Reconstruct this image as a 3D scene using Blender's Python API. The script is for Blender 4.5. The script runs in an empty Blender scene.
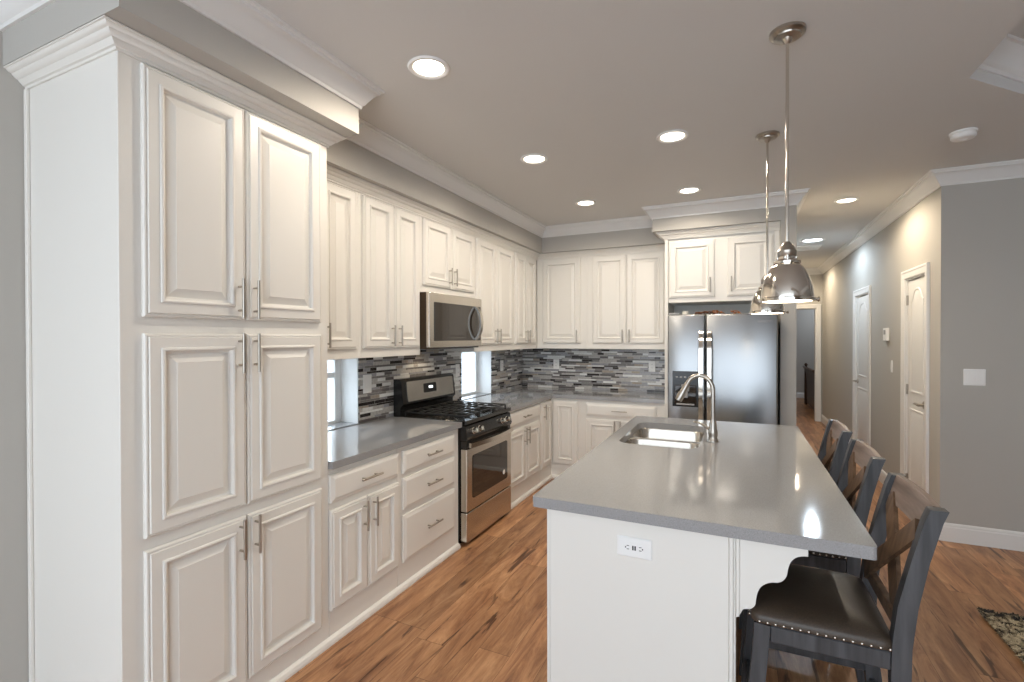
import bpy, bmesh, math, random
from mathutils import Vector, Matrix
random.seed(7)
C = bpy.context.scene.collection
PI = math.pi

# ------------------------------------------------------------------ camera, sky, exposure
def setup_camera():
    ya, pi_, ro = math.radians(24.99), math.radians(-0.416), math.radians(-0.10)
    F = Vector((-math.sin(ya)*math.cos(pi_), math.cos(ya)*math.cos(pi_), math.sin(pi_)))
    R = Vector((math.cos(ya), math.sin(ya), 0)); U = R.cross(F)
    R2 = R*math.cos(ro) + U*math.sin(ro); U2 = U*math.cos(ro) - R*math.sin(ro)
    m = Matrix((R2, U2, -F)).transposed().to_4x4()
    m.translation = Vector((0, 0, 1.5315))
    cd = bpy.data.cameras.new('camera'); co = bpy.data.objects.new('camera', cd)
    C.objects.link(co); co.matrix_world = m
    cd.sensor_width = 36; cd.lens = 484.78/1024*36; cd.clip_start = 0.02
    bpy.context.scene.camera = co
setup_camera()

WORLD_STRENGTH = 2.95
CAN_POWER = 28.0
w = bpy.data.worlds.new('sky'); bpy.context.scene.world = w; w.use_nodes = True
bg = w.node_tree.nodes['Background']
bg.inputs[0].default_value = (0.79, 0.895, 1.0, 1); bg.inputs[1].default_value = WORLD_STRENGTH
# left side of the sky boosted to brighten the low window reveals and counter
_n = w.node_tree.nodes.new; _l = w.node_tree.links.new
_tc = _n('ShaderNodeTexCoord'); _sx = _n('ShaderNodeSeparateXYZ'); _mr = _n('ShaderNodeMapRange')
_l(_tc.outputs['Generated'], _sx.inputs[0]); _l(_sx.outputs[0], _mr.inputs['Value'])
_mr.inputs['From Min'].default_value = -.35; _mr.inputs['From Max'].default_value = -.85
_mr.inputs['To Min'].default_value = WORLD_STRENGTH; _mr.inputs['To Max'].default_value = WORLD_STRENGTH*2.6
_l(_mr.outputs[0], bg.inputs[1])
vs = bpy.context.scene.view_settings
vs.view_transform = 'Standard'; vs.look = 'None'; vs.gamma = 1; vs.use_curve_mapping = False
vs.exposure = 0.28

# ------------------------------------------------------------------ materials
def srgb(r, g, b):
    f = lambda c: c/12.92 if c <= .04045 else ((c+.055)/1.055)**2.4
    return (f(r/255), f(g/255), f(b/255), 1)
def mat(name, col, rough=.5, metal=0, spec=.5, bump=0, bscale=80, emit=None, estr=0, vary=0, coat=0):
    m = bpy.data.materials.new(name); m.use_nodes = True
    nt = m.node_tree; b = nt.nodes['Principled BSDF']
    b.inputs['Base Color'].default_value = col; b.inputs['Roughness'].default_value = rough
    b.inputs['Metallic'].default_value = metal; b.inputs['Specular IOR Level'].default_value = spec
    b.inputs['Coat Weight'].default_value = coat
    if emit:
        b.inputs['Emission Color'].default_value = emit; b.inputs['Emission Strength'].default_value = estr
    tc = nt.nodes.new('ShaderNodeTexCoord')
    if bump or vary:
        n = nt.nodes.new('ShaderNodeTexNoise'); n.inputs['Scale'].default_value = bscale
        n.inputs['Detail'].default_value = 4
        nt.links.new(tc.outputs['Object'], n.inputs['Vector'])
        if bump:
            bp = nt.nodes.new('ShaderNodeBump'); bp.inputs['Strength'].default_value = bump
            bp.inputs['Distance'].default_value = .002
            nt.links.new(n.outputs['Fac'], bp.inputs['Height']); nt.links.new(bp.outputs['Normal'], b.inputs['Normal'])
        if vary:
            r = nt.nodes.new('ShaderNodeValToRGB')
            r.color_ramp.elements[0].position = .3; r.color_ramp.elements[1].position = .7
            r.color_ramp.elements[0].color = tuple(c*(1-vary) for c in col[:3])+(1,)
            r.color_ramp.elements[1].color = tuple(min(1, c*(1+vary)) for c in col[:3])+(1,)
            nt.links.new(n.outputs['Fac'], r.inputs['Fac']); nt.links.new(r.outputs['Color'], b.inputs['Base Color'])
    return m
M = {}
M['white'] = mat('cabinet_paint', (.80, .775, .725, 1), .38, bump=.04, bscale=60)
M['trim'] = mat('trim_paint', (.80, .79, .77, 1), .4, bump=.03, bscale=60)
M['paint'] = mat('wall_paint', (.475, .455, .42, 1), .85, bump=.12, bscale=180)
M['ceil'] = mat('ceiling_paint', (.67, .66, .645, 1), .9, bump=.2, bscale=140)
M['steel'] = mat('brushed_steel', (.62, .575, .51, 1), .24, 1, bump=.02, bscale=300)  # warm tint in the colour stands in for the beige room it reflects
M['fridge_steel'] = mat('satin_steel', (.335, .34, .345, 1), .26, 1, bump=.02, bscale=300)
M['nickel'] = mat('brushed_nickel', (.46, .42, .37, 1), .3, 1)
M['chrome'] = mat('polished_nickel', (.66, .615, .555, 1), .11, 1)
M['black'] = mat('black_enamel', (.012, .011, .010, 1), .22)
M['black_warm_reflect'] = mat('black_enamel_warm_reflection', (.045, .028, .014, 1), .3)  # black enamel, browned to stand in for warm room reflections
M['iron'] = mat('cast_iron', (.012, .012, .012, 1), .55, bump=.2, bscale=400)
M['glass_dark'] = mat('dark_oven_glass', (.022, .016, .012, 1), .05, spec=.8)
M['plastic'] = mat('white_plastic', (.88, .875, .86, 1), .35)
M['plastic_grey'] = mat('grey_plastic', (.32, .32, .32, 1), .4)
M['slot'] = mat('dark_slot', (.02, .02, .02, 1), .6)
M['leather'] = mat('brown_leather', (.056, .040, .028, 1), .40, bump=.35, bscale=260, vary=.25)
M['exterior'] = mat('pale_stucco', (.80, .83, .86, 1), .9, bump=.2, bscale=60)
M['lens'] = mat('lamp_lens', (.9, .9, .9, 1), .4, emit=(1, .88, .70, 1), estr=9)
M['lens_cool'] = mat('daylight_lens', (.9, .9, .9, 1), .4, emit=(.80, .90, 1, 1), estr=9)
M['shade_in'] = mat('lit_shade_glass', (.9, .88, .84, 1), .4, emit=(1, .90, .76, 1), estr=14)
M['led'] = mat('clock_glow', (.8, .9, 1, 1), .4, emit=(.9, .95, 1, 1), estr=4)
M['darkwood'] = mat('dark_bed_wood', (.07, .032, .014, 1), .4, vary=.3, bscale=14)
M['linen'] = mat('bed_linen', (.35, .33, .30, 1), .9, bump=.3)
M['leaf'] = mat('dried_leaf', (.55, .19, .04, 1), .7, vary=.4, bscale=40)
M['dryleaf'] = mat('brown_leaf', (.20, .075, .025, 1), .7, vary=.4, bscale=40)
M['ceramic'] = mat('cream_ceramic', (.78, .74, .66, 1), .3)

def glass_mat():
    m = bpy.data.materials.new('window_glass'); m.use_nodes = True
    nt = m.node_tree; nt.nodes.clear()
    o = nt.nodes.new('ShaderNodeOutputMaterial'); mx = nt.nodes.new('ShaderNodeMixShader')
    t = nt.nodes.new('ShaderNodeBsdfTransparent'); g = nt.nodes.new('ShaderNodeBsdfGlossy')
    g.inputs['Roughness'].default_value = .02; t.inputs[0].default_value = (.93, .95, .96, 1)
    lw = nt.nodes.new('ShaderNodeLayerWeight'); lw.inputs[0].default_value = .12
    nt.links.new(lw.outputs['Facing'], mx.inputs[0]); nt.links.new(t.outputs[0], mx.inputs[1]); nt.links.new(g.outputs[0], mx.inputs[2])
    nt.links.new(mx.outputs[0], o.inputs[0]); return m
M['glass'] = glass_mat()

def quartz(name, base, rough):
    m = bpy.data.materials.new(name); m.use_nodes = True
    nt = m.node_tree; b = nt.nodes['Principled BSDF']; N = nt.nodes.new; L = nt.links.new
    tc = N('ShaderNodeTexCoord'); v = N('ShaderNodeTexNoise'); v.inputs['Scale'].default_value = 330; v.inputs['Detail'].default_value = 2
    L(tc.outputs['Object'], v.inputs['Vector'])
    r = N('ShaderNodeValToRGB'); e = r.color_ramp.elements
    e[0].position = .34; e[0].color = tuple(c*.78 for c in base)+(1,)
    e[1].position = .42; e[1].color = base+(1,)
    x = r.color_ramp.elements.new(.60); x.color = base+(1,)
    x = r.color_ramp.elements.new(.70); x.color = tuple(min(1, c*1.25) for c in base)+(1,)
    L(v.outputs['Fac'], r.inputs['Fac']); L(r.outputs['Color'], b.inputs['Base Color'])
    b.inputs['Roughness'].default_value = rough; b.inputs['Specular IOR Level'].default_value = .85
    return m
M['quartz'] = quartz('grey_quartz', (.295, .297, .302), .075)

def math_node(nt, op, a, b=None, c=None):
    n = nt.nodes.new('ShaderNodeMath'); n.operation = op
    for i, v in enumerate((a, b, c)):
        if v is None: continue
        if isinstance(v, (int, float)): n.inputs[i].default_value = v
        else: nt.links.new(v, n.inputs[i])
    return n.outputs[0]

def tile_mat():
    """linear mosaic of glass and stone strips in alternating thick and thin rows"""
    m = bpy.data.materials.new('mosaic_tile'); m.use_nodes = True
    nt = m.node_tree; b = nt.nodes['Principled BSDF']; N = nt.nodes.new; L = nt.links.new
    mm = lambda op, a, b_=None, c=None: math_node(nt, op, a, b_, c)
    tc = N('ShaderNodeTexCoord'); sp = N('ShaderNodeSeparateXYZ'); L(tc.outputs['Object'], sp.inputs[0])
    s = mm('ADD', sp.outputs[0], sp.outputs[1]); z = mm('SUBTRACT', sp.outputs[2], .915)
    P, A = .041, .025
    pz = mm('DIVIDE', z, P); k = mm('FLOOR', pz); fr = mm('MULTIPLY', mm('FRACT', pz), P)
    thin = mm('GREATER_THAN', fr, A)
    row = mm('ADD', mm('MULTIPLY', k, 2), thin)
    h0 = mm('MULTIPLY', thin, A); zl = mm('SUBTRACT', fr, h0)
    hh = mm('ADD', mm('MULTIPLY', thin, P-A-A), A)
    wn = N('ShaderNodeTexWhiteNoise'); wn.noise_dimensions = '1D'; L(row, wn.inputs['W'])
    rr = wn.outputs['Value']
    wd = mm('ADD', mm('MULTIPLY', rr, .07), .10)
    us = mm('DIVIDE', mm('ADD', s, mm('MULTIPLY', rr, 7.3)), wd)
    # uneven strip ends: bend the strip coordinate with a per-row wobble
    wob = mm('MULTIPLY', mm('SINE', mm('ADD', mm('MULTIPLY', us, 2.3), mm('MULTIPLY', rr, 40))), .30)
    us = mm('ADD', us, wob)
    cu = mm('FLOOR', us); fu = mm('MULTIPLY', mm('FRACT', us), wd)
    cx = N('ShaderNodeCombineXYZ'); L(cu, cx.inputs[0]); L(row, cx.inputs[1])
    w2 = N('ShaderNodeTexWhiteNoise'); w2.noise_dimensions = '2D'; L(cx.outputs[0], w2.inputs['Vector'])
    ramp = N('ShaderNodeValToRGB'); ramp.color_ramp.interpolation = 'CONSTANT'
    cols = [(0, srgb(186, 182, 178)), (.24, srgb(50, 45, 44)), (.38, srgb(128, 124, 123)), (.55, srgb(158, 158, 162)),
            (.70, srgb(226, 226, 224)), (.86, srgb(92, 87, 86)), (.95, srgb(160, 148, 134))]
    e = ramp.color_ramp.elements; e[0].color = cols[0][1]; e[1].position = cols[1][0]; e[1].color = cols[1][1]
    for p, c in cols[2:]:
        x = e.new(p); x.color = c
    L(w2.outputs['Value'], ramp.inputs['Fac'])
    g = .0018
    gm = mm('MAXIMUM', mm('LESS_THAN', zl, g), mm('LESS_THAN', fu, g*1.2))
    mix = N('ShaderNodeMix'); mix.data_type = 'RGBA'; L(gm, mix.inputs[0]); L(ramp.outputs['Color'], mix.inputs[6])
    mix.inputs[7].default_value = srgb(186, 182, 178)
    # streaks inside the stone strips
    nz = N('ShaderNodeTexNoise'); nz.inputs['Scale'].default_value = 60; L(tc.outputs['Object'], nz.inputs['Vector'])
    mul = N('ShaderNodeMix'); mul.data_type = 'RGBA'; mul.blend_type = 'OVERLAY'; mul.inputs[0].default_value = .35
    L(mix.outputs[2], mul.inputs[6]); L(nz.outputs['Fac'], mul.inputs[7])
    L(mul.outputs[2], b.inputs['Base Color'])
    rg = mm('ADD', mm('MULTIPLY', gm, .6), mm('ADD', mm('MULTIPLY', w2.outputs['Value'], .25), .08)); L(rg, b.inputs['Roughness'])
    bp = N('ShaderNodeBump'); bp.inputs['Strength'].default_value = .5; bp.inputs['Distance'].default_value = .002
    L(mm('SUBTRACT', 1, gm), bp.inputs['Height']); L(bp.outputs['Normal'], b.inputs['Normal'])
    return m
M['tile'] = tile_mat()

def floor_mat():
    m = bpy.data.materials.new('laminate_planks'); m.use_nodes = True
    nt = m.node_tree; b = nt.nodes['Principled BSDF']; N = nt.nodes.new; L = nt.links.new
    mm = lambda op, a, b_=None, c=None: math_node(nt, op, a, b_, c)
    tc = N('ShaderNodeTexCoord'); sp = N('ShaderNodeSeparateXYZ'); L(tc.outputs['Object'], sp.inputs[0])
    W, LN = .165, 1.21
    px = mm('DIVIDE', sp.outputs[0], W); row = mm('FLOOR', px); fx = mm('MULTIPLY', mm('FRACT', px), W)
    wn = N('ShaderNodeTexWhiteNoise'); wn.noise_dimensions = '1D'; L(row, wn.inputs['W'])
    py = mm('ADD', mm('DIVIDE', sp.outputs[1], LN), mm('MULTIPLY', wn.outputs['Value'], 5.0))
    cy = mm('FLOOR', py); fy = mm('MULTIPLY', mm('FRACT', py), LN)
    cx = N('ShaderNodeCombineXYZ'); L(row, cx.inputs[0]); L(cy, cx.inputs[1])
    w2 = N('ShaderNodeTexWhiteNoise'); w2.noise_dimensions = '2D'; L(cx.outputs[0], w2.inputs['Vector'])
    # grain coordinates: stretched along the plank, shifted plank by plank
    def grain(sx, sy, scale, detail, rough, dist=0.0):
        c = N('ShaderNodeCombineXYZ')
        L(mm('MULTIPLY', sp.outputs[0], sx), c.inputs[0]); L(mm('MULTIPLY', sp.outputs[1], sy), c.inputs[1])
        L(mm('MULTIPLY', w2.outputs['Value'], 37.0), c.inputs[2])
        n = N('ShaderNodeTexNoise'); n.inputs['Scale'].default_value = scale; n.inputs['Detail'].default_value = detail
        n.inputs['Roughness'].default_value = rough; n.inputs['Distortion'].default_value = dist
        L(c.outputs[0], n.inputs['Vector']); return n.outputs['Fac']
    g1 = grain(9, 1.3, 1.6, 7, .70, .7)
    g2 = grain(14, 1.2, 1.0, 4, .6, 1.2)
    r1 = N('ShaderNodeValToRGB'); e = r1.color_ramp.elements
    e[0].position = .28; e[0].color = srgb(110, 72, 48); e[1].position = .74; e[1].color = srgb(206, 162, 122)
    x = e.new(.42); x.color = srgb(150, 106, 74); x = e.new(.56); x.color = srgb(178, 132, 94)
    L(g1, r1.inputs['Fac'])
    g3 = grain(26, 1.6, 1.0, 5, .65, .5)
    g4 = grain(90, 3, 1.0, 3, .6)
    r2 = N('ShaderNodeValToRGB'); e = r2.color_ramp.elements
    e[0].position = .335; e[0].color = (1, 1, 1, 1); e[1].position = .385; e[1].color = (0, 0, 0, 1)
    L(mm('MINIMUM', g2, mm('ADD', g3, .045)), r2.inputs['Fac'])
    mx = N('ShaderNodeMix'); mx.data_type = 'RGBA'; L(mm('MULTIPLY', r2.outputs['Color'], .80), mx.inputs[0])
    L(r1.outputs['Color'], mx.inputs[6]); mx.inputs[7].default_value = srgb(66, 38, 24)
    tone = N('ShaderNodeHueSaturation'); L(mx.outputs[2], tone.inputs['Color'])
    L(mm('ADD', mm('ADD', mm('MULTIPLY', w2.outputs['Value'], .42), .60), mm('MULTIPLY', g4, .36)), tone.inputs['Value'])
    seam = mm('MAXIMUM', mm('LESS_THAN', fx, .002), mm('LESS_THAN', fy, .0025))
    m2 = N('ShaderNodeMix'); m2.data_type = 'RGBA'; L(mm('MULTIPLY', seam, .7), m2.inputs[0]); L(tone.outputs['Color'], m2.inputs[6])
    m2.inputs[7].default_value = srgb(50, 30, 20)
    L(m2.outputs[2], b.inputs['Base Color'])
    b.inputs['Roughness'].default_value = .36; b.inputs['Specular IOR Level'].default_value = .4
    bp = N('ShaderNodeBump'); bp.inputs['Strength'].default_value = .15; bp.inputs['Distance'].default_value = .001
    L(g1, bp.inputs['Height']); L(bp.outputs['Normal'], b.inputs['Normal'])
    return m
M['floor'] = floor_mat()

def wood_mat(name, a, c, rough, axis=2):
    m = bpy.data.materials.new(name); m.use_nodes = True
    nt = m.node_tree; b = nt.nodes['Principled BSDF']; N = nt.nodes.new; L = nt.links.new
    tc = N('ShaderNodeTexCoord'); mp = N('ShaderNodeMapping'); sc = [40, 40, 40]; sc[axis] = 4
    mp.inputs['Scale'].default_value = sc; L(tc.outputs['Object'], mp.inputs[0])
    n = N('ShaderNodeTexNoise'); n.inputs['Scale'].default_value = 1; n.inputs['Detail'].default_value = 5; L(mp.outputs[0], n.inputs['Vector'])
    r = N('ShaderNodeValToRGB'); r.color_ramp.elements[0].position = .3; r.color_ramp.elements[1].position = .72
    r.color_ramp.elements[0].color = a; r.color_ramp.elements[1].color = c
    L(n.outputs['Fac'], r.inputs['Fac']); L(r.outputs['Color'], b.inputs['Base Color']); b.inputs['Roughness'].default_value = rough
    bp = N('ShaderNodeBump'); bp.inputs['Strength'].default_value = .2; bp.inputs['Distance'].default_value = .001
    L(n.outputs['Fac'], bp.inputs['Height']); L(bp.outputs['Normal'], b.inputs['Normal'])
    return m
M['stool'] = wood_mat('grey_stained_wood', (.030, .030, .033, 1), (.078, .079, .084, 1), .42)
M['stool_top'] = wood_mat('weathered_brown_wood', (.11, .075, .058, 1), (.27, .20, .165, 1), .45, axis=1)
M['stool_cross'] = wood_mat('brown_stained_wood', (.065, .036, .019, 1), (.18, .11, .066, 1), .45)

# ------------------------------------------------------------------ mesh builder
class G:
    def __init__(s): s.bm = bmesh.new()
    def box(s, x0, x1, y0, y1, z0, z1, bev=0, seg=1):
        vs_ = [s.bm.verts.new((x, y, z)) for x in (x0, x1) for y in (y0, y1) for z in (z0, z1)]
        fs = [s.bm.faces.new([vs_[i] for i in q]) for q in ((0, 1, 3, 2), (4, 6, 7, 5), (0, 4, 5, 1), (2, 3, 7, 6), (0, 2, 6, 4), (1, 5, 7, 3))]
        if bev:
            ed = list({e for f in fs for e in f.edges})
            bmesh.ops.bevel(s.bm, geom=ed, offset=bev, segments=seg, affect='EDGES', profile=.5)
        return s
    def rings(s, rs, cap0=False, cap1=False, close=True, loop=False):
        R = [[s.bm.verts.new(p) for p in r] for r in rs]
        n = len(R[0])
        pairs = list(zip(R, R[1:])) + ([(R[-1], R[0])] if loop else [])
        for a, b in pairs:
            for i in range(n if close else n-1):
                j = (i+1) % n
                try: s.bm.faces.new((a[i], a[j], b[j], b[i]))
                except ValueError: pass
        if cap0: s.bm.faces.new(list(reversed(R[0])))
        if cap1: s.bm.faces.new(R[-1])
        return s
    def tube(s, path, r, seg=12, caps=True, sq=None):
        """round tube along a path; r one number or one per point; sq=(half width, half depth, side vector) for a bar"""
        path = [Vector(p) for p in path]; n = len(path); rs = []
        rad = r if isinstance(r, (list, tuple)) else [r]*n
        ref = None
        for i, p in enumerate(path):
            t = (path[min(i+1, n-1)]-path[max(i-1, 0)]).normalized()
            if sq:
                a = Vector(sq[2]); a = (a - t*a.dot(t)).normalized()
            else:
                if ref is None: ref = Vector((0, 0, 1)) if abs(t.z) < .9 else Vector((1, 0, 0))
                a = (ref - t*ref.dot(t)).normalized(); ref = a
            b = t.cross(a)
            if sq:
                rs.append([p+a*sq[0]*x+b*sq[1]*y for x, y in ((-1, -1), (1, -1), (1, 1), (-1, 1))])
            else:
                rs.append([p+(a*math.cos(2*PI*k/seg)+b*math.sin(2*PI*k/seg))*rad[i] for k in range(seg)])
        return s.rings(rs, caps, caps)
    def cyl(s, p0, p1, r, seg=16, r2=None):
        return s.tube([p0, p1], [r, r if r2 is None else r2], seg)
    def lathe(s, prof, c, seg=32, cap0=True, cap1=True):
        return s.rings([[(c[0]+r*math.cos(2*PI*k/seg), c[1]+r*math.sin(2*PI*k/seg), c[2]+z) for k in range(seg)] for r, z in prof], cap0, cap1)
    def prism(s, poly, f):
        """poly 2D, f(a,b,t) gives the point with t in (0,1)"""
        return s.rings([[f(a, b, 0) for a, b in poly], [f(a, b, 1) for a, b in poly]], True, True)
    def slab(s, loops, z0, z1, bev=0):
        """a flat slab with holes: first loop the outline, the others the holes"""
        b2 = bmesh.new(); ed = []
        for lp in loops:
            v = [b2.verts.new((x, y, z0)) for x, y in lp]
            ed += [b2.edges.new((v[i], v[(i+1) % len(v)])) for i in range(len(v))]
        bmesh.ops.triangle_fill(b2, use_beauty=True, use_dissolve=False, edges=ed)
        ext = bmesh.ops.extrude_face_region(b2, geom=list(b2.faces))
        bmesh.ops.translate(b2, vec=(0, 0, z1-z0), verts=[g for g in ext['geom'] if isinstance(g, bmesh.types.BMVert)])
        bmesh.ops.recalc_face_normals(b2, faces=b2.faces)
        me = bpy.data.meshes.new('tmp'); b2.to_mesh(me); b2.free(); s.bm.from_mesh(me); bpy.data.meshes.remove(me)
        return s
    def move(s, M4): bmesh.ops.transform(s.bm, matrix=M4, verts=s.bm.verts); return s

def base_of(p):
    v = Vector((0, 0, 0))
    while p: v += p.location; p = p.parent
    return v
def obj(name, g, m, parent=None, smooth=None, loc=None, recalc=True):
    """one mesh object; its geometry is given in place, and made local to the thing it belongs to"""
    off = base_of(parent) if parent else (Vector(loc) if loc else Vector((0, 0, 0)))
    if off.length: bmesh.ops.translate(g.bm, vec=-off, verts=g.bm.verts)
    if recalc: bmesh.ops.recalc_face_normals(g.bm, faces=g.bm.faces)
    me = bpy.data.meshes.new(name); g.bm.to_mesh(me); g.bm.free()
    if smooth:
        for p in me.polygons: p.use_smooth = True
        me.set_sharp_from_angle(angle=math.radians(smooth))
    for mm in (m if isinstance(m, (list, tuple)) else [m]): me.materials.append(M[mm])
    o = bpy.data.objects.new(name, me); C.objects.link(o)
    if parent: o.parent = parent
    elif loc: o.location = loc
    return o
def tag(o, label, cat, group=None):
    o['label'] = label; o['category'] = cat
    if group: o['group'] = group
    return o
def thing(name, label, cat, loc=(0, 0, 0), group=None):
    o = bpy.data.objects.new(name, None); C.objects.link(o); o.location = loc
    o.empty_display_size = .05
    return tag(o, label, cat, group)
def struct(name, g, m, parent=None, smooth=None, label=None):
    o = obj(name, g, m, parent, smooth)
    if not parent: o['kind'] = 'structure'
    if label: o['label'] = label
    return o
def dup(root, loc, label, group=None):
    r = root.copy(); C.objects.link(r); r.location = loc; r['label'] = label
    if group: r['group'] = group
    for ch in list(root.children):
        c = ch.copy(); C.objects.link(c); c.parent = r
        for g in list(ch.children):
            d = g.copy(); C.objects.link(d); d.parent = c
    return r
def sweep(path, prof, side=1, closed=False):
    """moulding swept along a path in plan with mitred corners; prof = (out, z); side=1 puts 'out' to the left of travel"""
    g = G(); n = len(path); rs = []
    P = [Vector(p) for p in path]
    for i, p in enumerate(P):
        def nrm(a, b): d = (b-a).normalized(); return Vector((-d.y, d.x))*side
        if closed or 0 < i < n-1:
            n1 = nrm(P[i-1], p); n2 = nrm(p, P[(i+1) % n]); k = (n1+n2); mv = k/max(.2, 1+n1.dot(n2))
        else: mv = nrm(P[0], P[1]) if i == 0 else nrm(P[-2], P[-1])
        rs.append([(p.x+mv.x*o, p.y+mv.y*o, z) for o, z in prof])
    return g.rings(rs, not closed, not closed, loop=closed)
def rrect(x0, x1, y0, y1, r, seg=6):
    out = []
    for cx, cy, a0 in ((x1-r, y1-r, 0), (x0+r, y1-r, PI/2), (x0+r, y0+r, PI), (x1-r, y0+r, 1.5*PI)):
        for k in range(seg+1):
            a = a0+PI/2*k/seg; out.append((cx+r*math.cos(a), cy+r*math.sin(a)))
    return out

def spot(name, loc, col, power, parent, size=172, blend=.45, rad=.05):
    l = bpy.data.lights.new(name, 'SPOT'); l.color = col; l.energy = power; l.spot_size = math.radians(size); l.spot_blend = blend; l.shadow_soft_size = rad
    o = bpy.data.objects.new(name, l); C.objects.link(o); o.location = Vector(loc)-base_of(parent); o.parent = parent
# frames for things mounted on a vertical face: origin, u along the face, n out of it (v is up)
class Fr:
    def __init__(s, facing, plane):
        s.f, s.p = facing, plane
    def __call__(s, u, v, n):
        if s.f == '+x': return Vector((s.p+n, u, v))
        if s.f == '-x': return Vector((s.p-n, u, v))
        if s.f == '-y': return Vector((u, s.p-n, v))
        if s.f == '+y': return Vector((u, s.p+n, v))
RAISED = [(0, 0), (0, .010), (.003, .0155), (.008, .017), (.0095, .0145), (.012, .0145), (.015, .021), (.050, .021), (.0525, .0255), (.058, .027), (.0635, .0245),
          (.066, .010), (.074, .0075), (.077, .0085), (.103, .0185), (.1045, .0200), (.107, .0200)]
SLAB = [(0, 0), (0, .010), (.003, .0135), (.010, .0145), (.022, .0195), (.026, .020)]
def panel(fr, u0, u1, v0, v1, prof, n0=.001, g=None):
    g = g or G(); wd = min(u1-u0, v1-v0); k = min(1, wd/2.0/.122) if prof is RAISED else min(1, wd/2/.04)
    rs = []
    for i, n in prof:
        i *= k
        rs.append([fr(u, v, n0+n) for u, v in ((u0+i, v0+i), (u1-i, v0+i), (u1-i, v1-i), (u0+i, v1-i))])
    return g.rings(rs, True, True)
def pull(fr, u, v, n0, parent, horiz=False, L=.16):
    """bar pull: a rod on two posts"""
    g = G(); h = L/2; q = .048; so = .032
    pt = (lambda a, n: fr(u+a, v, n0+n)) if horiz else (lambda a, n: fr(u, v+a, n0+n))
    g.cyl(pt(-h, so), pt(h, so), .0058, 10)
    for a in (-q, q): g.cyl(pt(a, 0), pt(a, so), .0045, 8)
    return obj('handle', g, 'nickel', parent, 40)
def door(fr, u0, u1, v0, v1, parent, hu=None, hv=None, prof=RAISED, name='door', horiz=False, L=.16):
    d = obj(name, panel(fr, u0, u1, v0, v1, prof), 'white', parent)
    if hu is not None: pull(fr, hu, hv, .020, d, horiz, L)
    return d

# ------------------------------------------------------------------ main dimensions (metres)
WX = -2.46            # face of the left wall
BY = 5.588            # face of the back wall
CZ = 2.77             # ceiling
PX, PY0, PY1 = -1.85, .902, 1.80     # tall pantry front and sides
BX = -1.85            # base cabinet face, left run
UX = -2.13            # upper cabinet face, left run
BYF = 4.978           # base cabinet face, back run
UYF = 5.258           # upper cabinet face, back run
UZ0, UZ1 = 1.404, 2.44
SX, SY = -2.022, 5.148     # soffit faces
HX0, HX1 = .455, 1.382     # hallway walls
HY1 = 10.3
GY = 4.67             # grey wall on the right
FLX0, FLX1, FLY0, FLY1 = -2.60, 5.1, -2.3, 14.2

# ------------------------------------------------------------------ setting: floor, ceiling, walls
struct('floor', G().box(FLX0, FLX1, FLY0, FLY1, -.05, 0), 'floor')
tray = [(1.0, -1.0), (1.0, 3.035), (1.36, 3.40), (4.0, 3.40), (4.36, 3.035), (4.36, -1.0)]
gc = G().slab([[(FLX0, FLY0), (FLX1, FLY0), (FLX1, FLY1), (FLX0, FLY1)], tray], CZ, CZ+.04)
TZ = CZ+.185
ring = lambda z: [(x, y, z) for x, y in tray]
gc.rings([ring(CZ+.04), ring(TZ)], False, True)
struct('ceiling', gc, 'ceil')
struct('trim_1', sweep(tray, [(0, TZ), (0, TZ-.13), (.010, TZ-.13), (.012, TZ-.11), (.026, TZ-.098), (.030, TZ-.09), (.05, TZ-.05), (.072, TZ-.028), (.075, TZ-.016), (.088, TZ-.014), (.09, TZ)], -1, True), 'trim', smooth=35)

W1, W2 = (1.90, 2.672), (4.09, 4.73)     # two low windows between counter and upper cabinets
WZ0, WZ1 = .915, 1.402
WT = .22
g = G()
x0, x1 = WX-WT, WX
g.box(x0, x1, FLY0, W1[0], 0, CZ).box(x0, x1, W1[1], W2[0], 0, CZ).box(x0, x1, W2[1], BY+.12, 0, CZ)
for a, b in (W1, W2): g.box(x0, x1, a, b, 0, WZ0).box(x0, x1, a, b, WZ1, CZ)
struct('wall_left', g, 'paint')
struct('wall_back', G().box(WX, .335, BY, BY+.12, 0, CZ), 'paint')
struct('wall_hall_left', G().box(.335, HX0, 4.80, HY1+.12, 0, CZ), 'paint')
D1, D2 = (4.97, 5.50), (6.84, 7.56)
DZ = 2.05
g = G(); x0, x1 = HX1, HX1+.12
g.box(x0, x1, GY, D1[0], 0, CZ).box(x0, x1, D1[1], D2[0], 0, CZ).box(x0, x1, D2[1], HY1+.12, 0, CZ)
for a, b in (D1, D2): g.box(x0, x1, a, b, DZ, CZ)
struct('wall_hall_right', g, 'paint')
struct('wall_right', G().box(HX1+.12, FLX1, GY, GY+.12, 0, CZ), 'paint')
struct('wall_rear_light_block', G().box(2.3, FLX1-.12, FLY0, FLY0+.12, 0, CZ), 'paint')  # unseen wall added to keep rear daylight off the right side
struct('wall_far_right', G().box(FLX1-.12, FLX1, FLY0, GY, 0, CZ), 'paint')
E0, E1 = .54, 1.285
struct('wall_hall_end', G().box(HX0, E0, HY1, HY1+.12, 0, CZ).box(E1, HX1, HY1, HY1+.12, 0, CZ).box(E0, E1, HY1, HY1+.12, 2.04, CZ), 'paint')
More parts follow.
